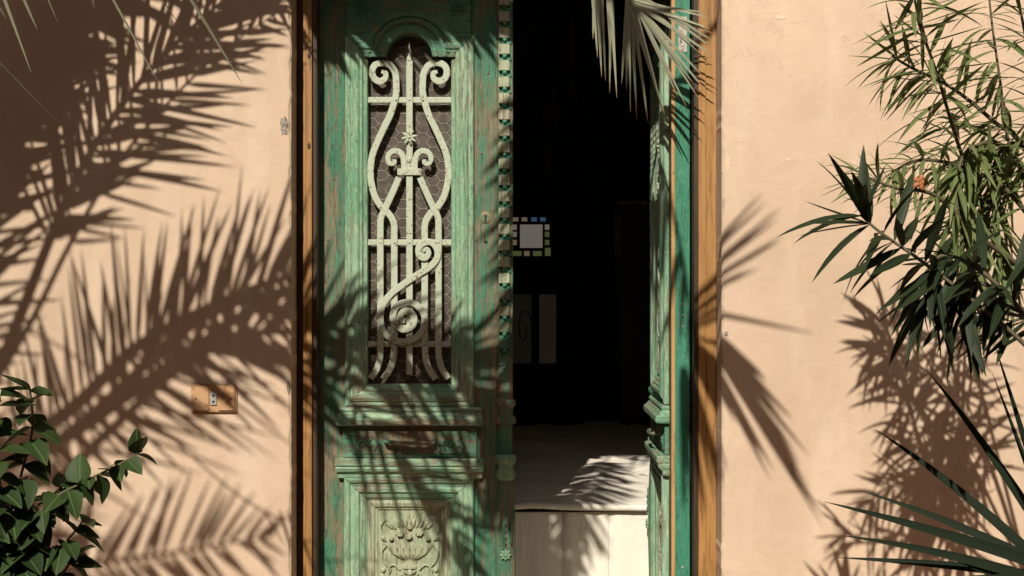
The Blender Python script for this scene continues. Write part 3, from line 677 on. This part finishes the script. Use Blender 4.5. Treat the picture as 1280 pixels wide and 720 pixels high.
frond(PA, sp((60, 600, 2.1), (130, 545, 2.05), (200, 480, 1.95), (260, 440, 1.85), (320, 430, 1.8), (400, 440, 1.8)), .42, (60, 30), 22, .25, .020, .015, 15, skip=.3)
frond(PA, sp((20, 720, 2.35), (110, 705, 2.3), (220, 690, 2.25), (340, 670, 2.2)), .26, (60, 35), 26, .3, .014, .024, 16, skip=.1)
tf = frond(PA, sp((-20, 330, 1.7), (60, 60, 1.3), (220, -120, 1.2), (420, -230, 1.3), (640, -190, 1.45), (780, 0, 1.6), (835, 200, 1.68), (860, 340, 1.72), (868, 385, 1.75)), .46, (56, 20), 60, .3, .022, .030, 17, sides=(-1,), skip=.1)
for (a0, b0, wpx) in [((852, 350), (958, 252), 9), ((856, 360), (974, 272), 9), ((858, 368), (976, 300), 8), ((860, 375), (950, 335), 7), ((862, 385), (1018, 417), 8), ((866, 392), (1032, 650), 12), ((866, 392), (1014, 612), 14), ((864, 394), (1000, 585), 15), ((862, 396), (985, 570), 15), ((862, 400), (968, 590), 14), ((860, 402), (950, 575), 14), ((858, 404), (932, 540), 13), ((866, 392), (960, 480), 12), ((866, 390), (985, 520), 13), ((850, 400), (905, 600), 16), ((848, 400), (880, 610), 16), ((846, 400), (860, 590), 15)]:
    for q in range(2 if wpx < 11 else 3):
        jx, jy = (rnd.uniform(-13, 13), rnd.uniform(-16, 16)) if q else (0, 0)
        mb = MB(); A = S(*a0, 1.76); E = S(b0[0]+jx, b0[1]+jy, 1.80+.05*q); leaflet(mb, A, E, min(wpx, 12)*K*.85, (E-A).cross(Ldir).normalized(), sag=.0, n=6, fold=.2)
        mb.build('leaflet', M['palm_dark'], tf, off=PA.location)
frond(PA, sp((60, 560, 2.0), (250, 400, 1.75))+[S(400, 430, 1.65, .2), S(500, 440, 1.65, .2), S(580, 470, 1.7, .2), S(622, 540, 1.75, .2), S(645, 640, 1.75, .2)], .30, (44, 18), 44, .70, .018, .034, 62)
frond(PA, sp((60, 560, 2.0), (250, 440, 1.8))+[S(400, 480, 1.7, .2), S(470, 540, 1.7, .2), S(540, 620, 1.75, .2), S(590, 710, 1.75, .2)], .36, (46, 24), 24, .4, .016, .028, 63, sides=(1, -1), skip=.15)
frond(PA, sp((-20, 260, 1.4), (80, 0, 1.0), (200, -100, .8))+[S(400, 5, .75, .2), S(520, 8, .75, .2), S(640, 25, .8, .2)], .30, (56, 34), 90, .3, .020, .040, 18)
frond(PA, sp((-20, 260, 1.5), (70, 0, 1.15), (220, -110, 1.0))+[S(400, -25, 1.0, .2), S(540, -5, 1.05, .2), S(670, 35, 1.1, .2)], .34, (48, 30), 80, .3, .020, .036, 19)
frond(PA, sp((-20, 260, 1.5), (100, 0, 1.15))+[S(330, -30, 1.0, .2), S(410, 15, .95, .2), S(480, 30, .95, .2), S(540, 40, 1.0, .2)], .30, (50, 20), 60, .4, .020, .036, 27)
frond(PA, sp((60, 560, 2.0), (250, 430, 1.75))+[S(400, 425, 1.65, .2), S(500, 470, 1.65, .2), S(600, 550, 1.7, .2), S(670, 650, 1.75, .2)], .44, (48, 22), 30, .3, .020, .027, 20, skip=.1)
for k, (az, el_, L) in enumerate(((150, 40, 2.4), (185, 20, 2.3), (215, 55, 2.4), (250, 15, 2.2), (120, 65, 2.3), (275, 60, 2.0), (200, -20, 2.0), (90, 75, 2.2))):
    a = R(az); h = Vector((math.cos(a), math.sin(a), 0)); e = R(el_)
    pts = [CA + h*L*s*math.cos(e*(1-s*.6)) + Vector((0, 0, L*(s*math.sin(e)-.55*s*s))) for s in (0, .25, .5, .75, 1)]
    frond(PA, pts, .42, (55, 30), 36, .2, .018, .028, 30+k)
# a few leaflets of its nearest frond hang into the top left corner of the view
near = [CA, Vector((-1.95, -2.05, 3.1)), V(-140, -190, 1.75), V(0, -115, 1.7), V(120, -80, 1.65), V(220, -60, 1.62), V(290, -45, 1.6)]
nf = MB().tube(spline(near, 8), lambda s: .004*(1-.8*s), 6).build('frond', M['palm'], PA)
for (a0, b0, wpx) in [((-30, -100), (39, 81), 7), ((-12, -100), (47, 31), 9), ((20, -95), (72, 21), 5), ((95, -85), (197, 92), 5), ((150, -75), (226, 27), 4), ((200, -65), (303, 96), 6.5), ((-140, -60), (71, 138), 4.5), ((100, -85), (118, 5), 6), ((-60, -100), (8, 18), 7), ((270, -50), (345, 4), 5)]:
    mb = MB(); A = V(*a0, 1.66); E = V(*b0, 1.58); leaflet(mb, A, E, wpx*K, Vector((.8, -.5, -.2)), sag=.05, n=8)
    mb.build('leaflet', M['palm'], nf, off=PA.location)
# second palm, right of the view; the end of one frond hangs before the doorway
CB = Vector((2.0, -1.5, 4.35))
PB = palm((CB.x, CB.y, 0), CB.z, 'tall palm right of the view, one frond hanging before the top of the doorway', .14)
vis = [CB, Vector((1.6, -1.2, 4.75)), Vector((1.1, -.75, 4.5)), Vector((.7, -.35, 3.7)), Vector((.46, -.14, 2.9)), V(790, -70, .07), V(783, -5, .04)]
vf = MB().tube(spline(vis, 10), lambda s: .018*(1-.8*s), 6).build('frond', M['palm'], PB)
mb = MB(); rr = random.Random(21); VP = spline(vis, 10)
for i in range(8, len(VP)-34):
    t = (VP[i+1]-VP[i]).normalized()
    for sg in (-1, 1):
        pr_ = t.cross(Vector((.3, -1, .2))).normalized()*sg; d = t*.75+pr_*.65+Vector((0, 0, -.25)); leaflet(mb, VP[i], VP[i]+d.normalized()*rr.uniform(.35, .45), .026, Vector((0, -1, .4)).cross(d).normalized(), .12)
for i in range(len(VP)-34, len(VP)-9, 1):
    p_ = VP[i]; d = Vector((-1, -.12, rr.uniform(-.15, .12))); leaflet(mb, p_, p_+d.normalized()*rr.uniform(.16, .26), .02, Vector((0, -.5, 1)), .02)
mb.build('leaflets', M['palm'], vf, off=PB.location)
tips = [(741, 47), (752, 93), (757, 98), (762, 113), (771, 119), (777, 103), (788, 137), (796, 147), (810, 150), (832, 150), (831, 140), (858, 130), (875, 122), (868, 104), (878, 92), (888, 78), (891, 58), (892, 40), (887, 20), (884, 14), (747, 70), (764, 84), (783, 112), (847, 118), (880, 108), (892, 68), (888, 34), (893, 50), (770, 96)]
for i, (X, Y) in enumerate(tips):
    mb = MB(); d = (X-785)/110
    ax_ = 785+d*7+rr.uniform(-2, 2); ay_ = -8+rr.uniform(-14, 22)*(1-.4*abs(d)); ta = .045
    if X < 775: ax_ = 740+(X-741)*.9+rr.uniform(-8, 4); ay_ = rr.uniform(-60, -30); 
    A = V(ax_, ay_, ta+.01); E = V(X, Y, rr.uniform(.01, .05)); leaflet(mb, A, E, rr.uniform(.013, .018), ((E-A).normalized().cross(Vector((-.35, -1, .45)))).normalized()+Vector((0, rr.uniform(-.3, .3), 0)), sag=.02, n=12, fold=.3)
    o = mb.build('leaflet', M['palm'], vf, off=PB.location); o.data.materials.append(M['tan_tip'])
    for q in range(1):
        for e_ in (1, 2): o.data.polygons[len(o.data.polygons)-e_-2*q].material_index = 1
frond(PB, [CB, Vector((1.4, -1.6, 4.75)), Vector((.7, -1.68, 4.35)), Vector((.15, -1.7, 3.75)), S(700, 150, 1.7, .5), S(715, 420, 1.7, .85), S(715, 600, 1.7, .85), S(712, 720, 1.7, .85)], .30, (55, 22), 44, .72, .018, .034, 23)
for k, (az, el_, L) in enumerate(((-30, 50, 2.3), (10, 30, 2.3), (40, 60, 2.2), (-70, 60, 2.2), (70, 70, 2.0), (-5, 10, 2.2), (-100, 75, 1.8), (110, 75, 1.8))):
    a = R(az); h = Vector((math.cos(a), math.sin(a)*.5, 0)); e = R(el_)
    pts = [CB + h*L*s*math.cos(e*(1-s*.6)) + Vector((0, 0, L*(s*math.sin(e)-.5*s*s))) for s in (0, .25, .5, .75, 1)]
    frond(PB, pts, .42, (55, 30), 34, .2, .018, .028, 50+k)

# ------------------------------------------------------------------ leafy shrubs with shared leaf meshes
def unit_leaf(name, wr, mat, curl, kind='lance', n=7):
    m = MB(); rings = []
    for i in range(n+1):
        s = i/n
        if kind == 'lance': w_ = wr*.5*math.sin(math.pi*min(.999, s**.8))**.8+.002
        else: w_ = wr*.5*(math.sin(math.pi*min(.999, s**.62))**.85)+.003
        if i == n: w_ = .001
        z = -curl*s*s; rings.append([(s, w_, z+w_*.35), (s, 0, z), (s, -w_, z+w_*.35)])
    m.strips(rings, smooth=True); me = bpy.data.meshes.new(name); me.from_pydata(m.v, [], m.f); me.polygons.foreach_set('use_smooth', m.sm); me.materials.append(mat); return me
def put_leaf(me, parent, root, at, d, L, up, wscale=1.0):
    d = d.normalized(); y = up.cross(d)
    if y.length < 1e-3: y = Vector((0, 1, 0))
    y.normalize(); z = d.cross(y)
    o = bpy.data.objects.new('leaf', me); COL.objects.link(o); o.parent = parent
    mt = Matrix((d, y, z)).transposed().to_4x4(); mt = Matrix.Translation(at-root.location) @ mt @ Matrix.Diagonal((L, L*wscale, L, 1))
    o.matrix_local = mt; return o
def leafy_branch(root, pts, meshes, rr, s0=.3, step=.03, per=3, L=(.11, .15), droop=.5, fwd=.6, rad=.006, wscale=1.0, mat='stem', tipn=5, keep=1.0):
    P = spline(pts, 10); st = MB().tube(P, lambda s: rad*(1-.65*s)+.0008, 6).build('stem', M[mat], root)
    T = sum((P[i+1]-P[i]).length for i in range(len(P)-1)); acc = 0; nxt = T*s0; ph = rr.random()*6
    for i in range(len(P)-1):
        seg = (P[i+1]-P[i]); acc += seg.length; t = seg.normalized()
        while acc >= nxt:
            nxt += step*rr.uniform(.8, 1.2); ph += 1.1
            last = acc > T-step*1.6
            a = t.cross(Vector((.2, .9, .3))).normalized(); b_ = t.cross(a)
            for k in range(per+(tipn if last else 0)):
                if rr.random() > keep: continue
                q = ph+2*math.pi*k/per+rr.uniform(-.35, .35); f = fwd*rr.uniform(.5, 1.5)+(1.0*rr.random() if last else 0)
                d = t*f+(a*math.cos(q)+b_*math.sin(q))+Vector((0, 0, -droop*rr.uniform(.3, 1.4)))
                put_leaf(rr.choice(meshes), st, root, P[i+1], d, rr.uniform(*L), Vector((rr.uniform(-.4, .4), rr.uniform(-.6, .2), 1)), wscale)
    return st
ol = [unit_leaf('oleander_leaf', .078, M['olea'], c) for c in (.08, .2, .34, -.05, .5)]
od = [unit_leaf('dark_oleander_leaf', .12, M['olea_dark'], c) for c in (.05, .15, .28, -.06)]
rr = random.Random(31)
O1 = empty('oleander_shrub', (1.46, -1.0, 0), 'narrow-leaved oleander with sunlit yellow-green upper branches on the right', 'shrub'); O1['_w'] = 1
tr = [Vector((1.46, -1.0, 0)), Vector((1.45, -1.0, .7)), Vector((1.42, -1.0, 1.4))]
MB().tube(spline(tr, 6), lambda s: .03*(1-.5*s), 8).build('trunk', M['stem'], O1)
T0 = Vector((1.42, -1.0, 1.4))
def br(*q, **kw): leafy_branch(O1, [T0]+[V(*a) for a in q], ol, rr, **kw)
br((1262, 330, 1.0), (1225, 255, 1.0), (1196, 175, 1.0), (1172, 95, 1.0), (1150, 30, 1.0), (1140, -20, 1.0), s0=.35, step=.019, per=4, L=(.13, .20), droop=.55, rad=.0055)
br((1300, 260, .98), (1262, 180, .98), (1250, 100, .98), (1240, 30, .98), (1235, -20, .98), s0=.5, step=.03, per=3, L=(.12, .18), droop=.7, rad=.004)
br((1290, 200, .95), (1240, 150, .9), (1190, 110, .88), (1140, 85, .88), (1115, 70, .9), s0=.5, step=.022, per=3, L=(.11, .16), droop=.35)
br((1270, 250, 1.05), (1205, 210, 1.05), (1150, 200, 1.08), (1115, 215, 1.1), s0=.45, step=.024, per=4, L=(.10, .15), droop=.45)
br((1270, 200, 1.0), (1215, 185, 1.05), (1195, 230, 1.1), (1205, 290, 1.12), (1215, 340, 1.12), s0=.4, step=.021, per=4, L=(.13, .19), droop=1.1)
br((1290, 200, .95), (1250, 190, .95), (1240, 250, .98), (1255, 330, 1.0), s0=.45, step=.026, per=4, L=(.13, .19), droop=1.1)
br((1300, 120, 1.0), (1285, 60, 1.0), (1275, 10, 1.0), s0=.6, step=.028, per=3, L=(.10, .14), droop=.3)
br((1230, 300, 1.1), (1170, 245, 1.15), (1120, 235, 1.2), (1080, 220, 1.2), s0=.55, step=.034, per=3, L=(.09, .13), droop=.3)
pf = V(1150, 228, 1.2); mb = MB()
for k in range(5): mb.ell((pf.x+.009*math.cos(k*1.26), pf.y, pf.z+.009*math.sin(k*1.26)), .010, .003, .006, 8, 5, k*1.26)
mb.build('flower', M['petal'], O1)
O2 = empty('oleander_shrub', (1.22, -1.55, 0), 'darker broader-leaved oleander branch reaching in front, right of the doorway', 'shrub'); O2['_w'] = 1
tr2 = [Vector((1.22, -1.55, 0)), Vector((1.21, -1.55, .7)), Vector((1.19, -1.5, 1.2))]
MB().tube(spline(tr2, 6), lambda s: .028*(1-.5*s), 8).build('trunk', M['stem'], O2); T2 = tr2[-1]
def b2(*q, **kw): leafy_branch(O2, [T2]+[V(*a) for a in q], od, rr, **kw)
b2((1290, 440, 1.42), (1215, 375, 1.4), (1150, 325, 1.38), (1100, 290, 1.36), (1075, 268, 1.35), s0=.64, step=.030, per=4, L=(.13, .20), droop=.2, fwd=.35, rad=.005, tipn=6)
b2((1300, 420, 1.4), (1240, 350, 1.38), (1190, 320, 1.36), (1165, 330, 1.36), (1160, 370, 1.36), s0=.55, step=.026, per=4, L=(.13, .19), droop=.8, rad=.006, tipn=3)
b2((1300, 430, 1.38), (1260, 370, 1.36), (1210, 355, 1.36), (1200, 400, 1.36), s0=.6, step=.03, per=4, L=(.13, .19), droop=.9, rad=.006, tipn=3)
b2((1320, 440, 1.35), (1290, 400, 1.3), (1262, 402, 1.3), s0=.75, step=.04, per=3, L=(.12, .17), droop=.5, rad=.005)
print('oleander leaves', sum(1 for o in COL.objects if o.name.startswith('leaf') and not o.name.startswith('leaflet')))

# sword-leaved plant in the lower right corner
root = empty('sword_leaf_plant', (1.52, -1.15, 0), 'dark spiky plant with long sword leaves in the lower right corner', 'plant'); root['_w'] = 1
bs = V(1345, 745, 1.1)
MB().tube(spline([Vector((1.5, -1.15, 0)), Vector((bs.x+.03, -1.12, .3)), bs], 6), .03, 8).build('stem', M['bark'], root)
for (X, Y, t, wd, sg) in [(1030, 627, 1.15, .030, .03), (1050, 669, 1.2, .026, .05), (1045, 697, 1.1, .024, .03), (1075, 613, 1.05, .026, .06), (1093, 536, 1.0, .028, .07), (1158, 462, 1.05, .030, .07), (1243, 430, 1.1, .026, .04), (1240, 465, 1.0, .022, .02), (1180, 694, 1.15, .02, .03), (1090, 735, 1.2, .028, .04), (1300, 380, 1.1, .03, 0), (1420, 420, 1.1, .03, 0), (1500, 560, 1.2, .03, .1), (1120, 800, 1.3, .028, .1), (1560, 700, 1.1, .03, .1)]:
    A = bs+Vector((rnd.uniform(-.02, .03), rnd.uniform(-.02, .02), rnd.uniform(-.05, .05))); E = V(X, Y, t); L = (E-A).length; mid = Vector((0, 0, 1))*sg*2*L
    m = MB(); rings = []
    n = 14; d = (E-A); sd_ = Vector((-d.z, 0.0, d.x)).normalized()
    sd_ = (sd_+Vector((0, -.35, 0))).normalized()
    for i in range(n+1):
        s = i/n; c = A+d*s+mid*s*(1-s); w_ = wd*.5*min(1, .6+2*s)*(1-s**2.2) + .0003; rings.append([c+sd_*w_+Vector((0, -w_*.3, 0)), c, c-sd_*w_+Vector((0, -w_*.3, 0))])
    m.strips(rings); m.build('leaf', M['blade'], root)

# broad-leaved shrub in the lower left corner
ov = [unit_leaf('broad_leaf', w_, M['shrub'], c, 'ovate', 8) for w_, c in ((.74, .1), (.66, .22), (.82, .15), (.6, -.05))]
root = empty('broad_leaved_shrub', (-1.28, -.85, 0), 'dark green broad-leaved shrub in the lower left corner', 'shrub'); root['_w'] = 1
rr = random.Random(41)
base = Vector((-1.28, -.85, .25)); MB().tube([(-1.28, -.85, 0), (-1.29, -.85, .15), base], .016, 7).build('trunk', M['stem'], root)
def b4(*q, **kw): leafy_branch(root, [base]+[V(*a) for a in q], ov, rr, **kw)
kw = dict(per=2, rad=.004, tipn=1, fwd=.35)
b4((30, 690, .85), (60, 630, .85), (110, 600, .83), (150, 580, .82), (178, 563, .8), s0=.45, step=.026, L=(.055, .085), droop=.9, **kw)
b4((10, 680, .85), (25, 600, .85), (40, 540, .85), (38, 490, .84), (33, 478, .84), s0=.4, step=.034, L=(.06, .095), droop=.9, **kw)
b4((-10, 690, .9), (0, 620, .9), (-5, 540, .9), (0, 495, .9), s0=.4, step=.034, L=(.06, .1), droop=.9, **kw)
b4((40, 720, .8), (80, 680, .8), (105, 650, .78), s0=.3, step=.026, L=(.06, .095), droop=.9, **kw)
b4((20, 720, .8), (40, 660, .8), (70, 615, .78), (95, 600, .78), s0=.35, step=.022, L=(.06, .095), droop=.9, **kw)
b4((0, 720, .75), (5, 660, .75), (15, 620, .75), s0=.3, step=.024, L=(.06, .1), droop=.9, **kw)
b4((60, 740, .75), (80, 715, .75), (95, 690, .74), s0=.3, step=.026, L=(.06, .09), droop=.9, **kw)
b4((-40, 720, .85), (-30, 640, .85), (-20, 590, .85), s0=.3, step=.03, L=(.06, .1), droop=.9, **kw)
b4((20, 760, .7), (25, 720, .7), (45, 690, .7), s0=.3, step=.022, L=(.06, .1), droop=.9, **kw)
for o in COL.objects:
    if '_w' in o: del o['_w']
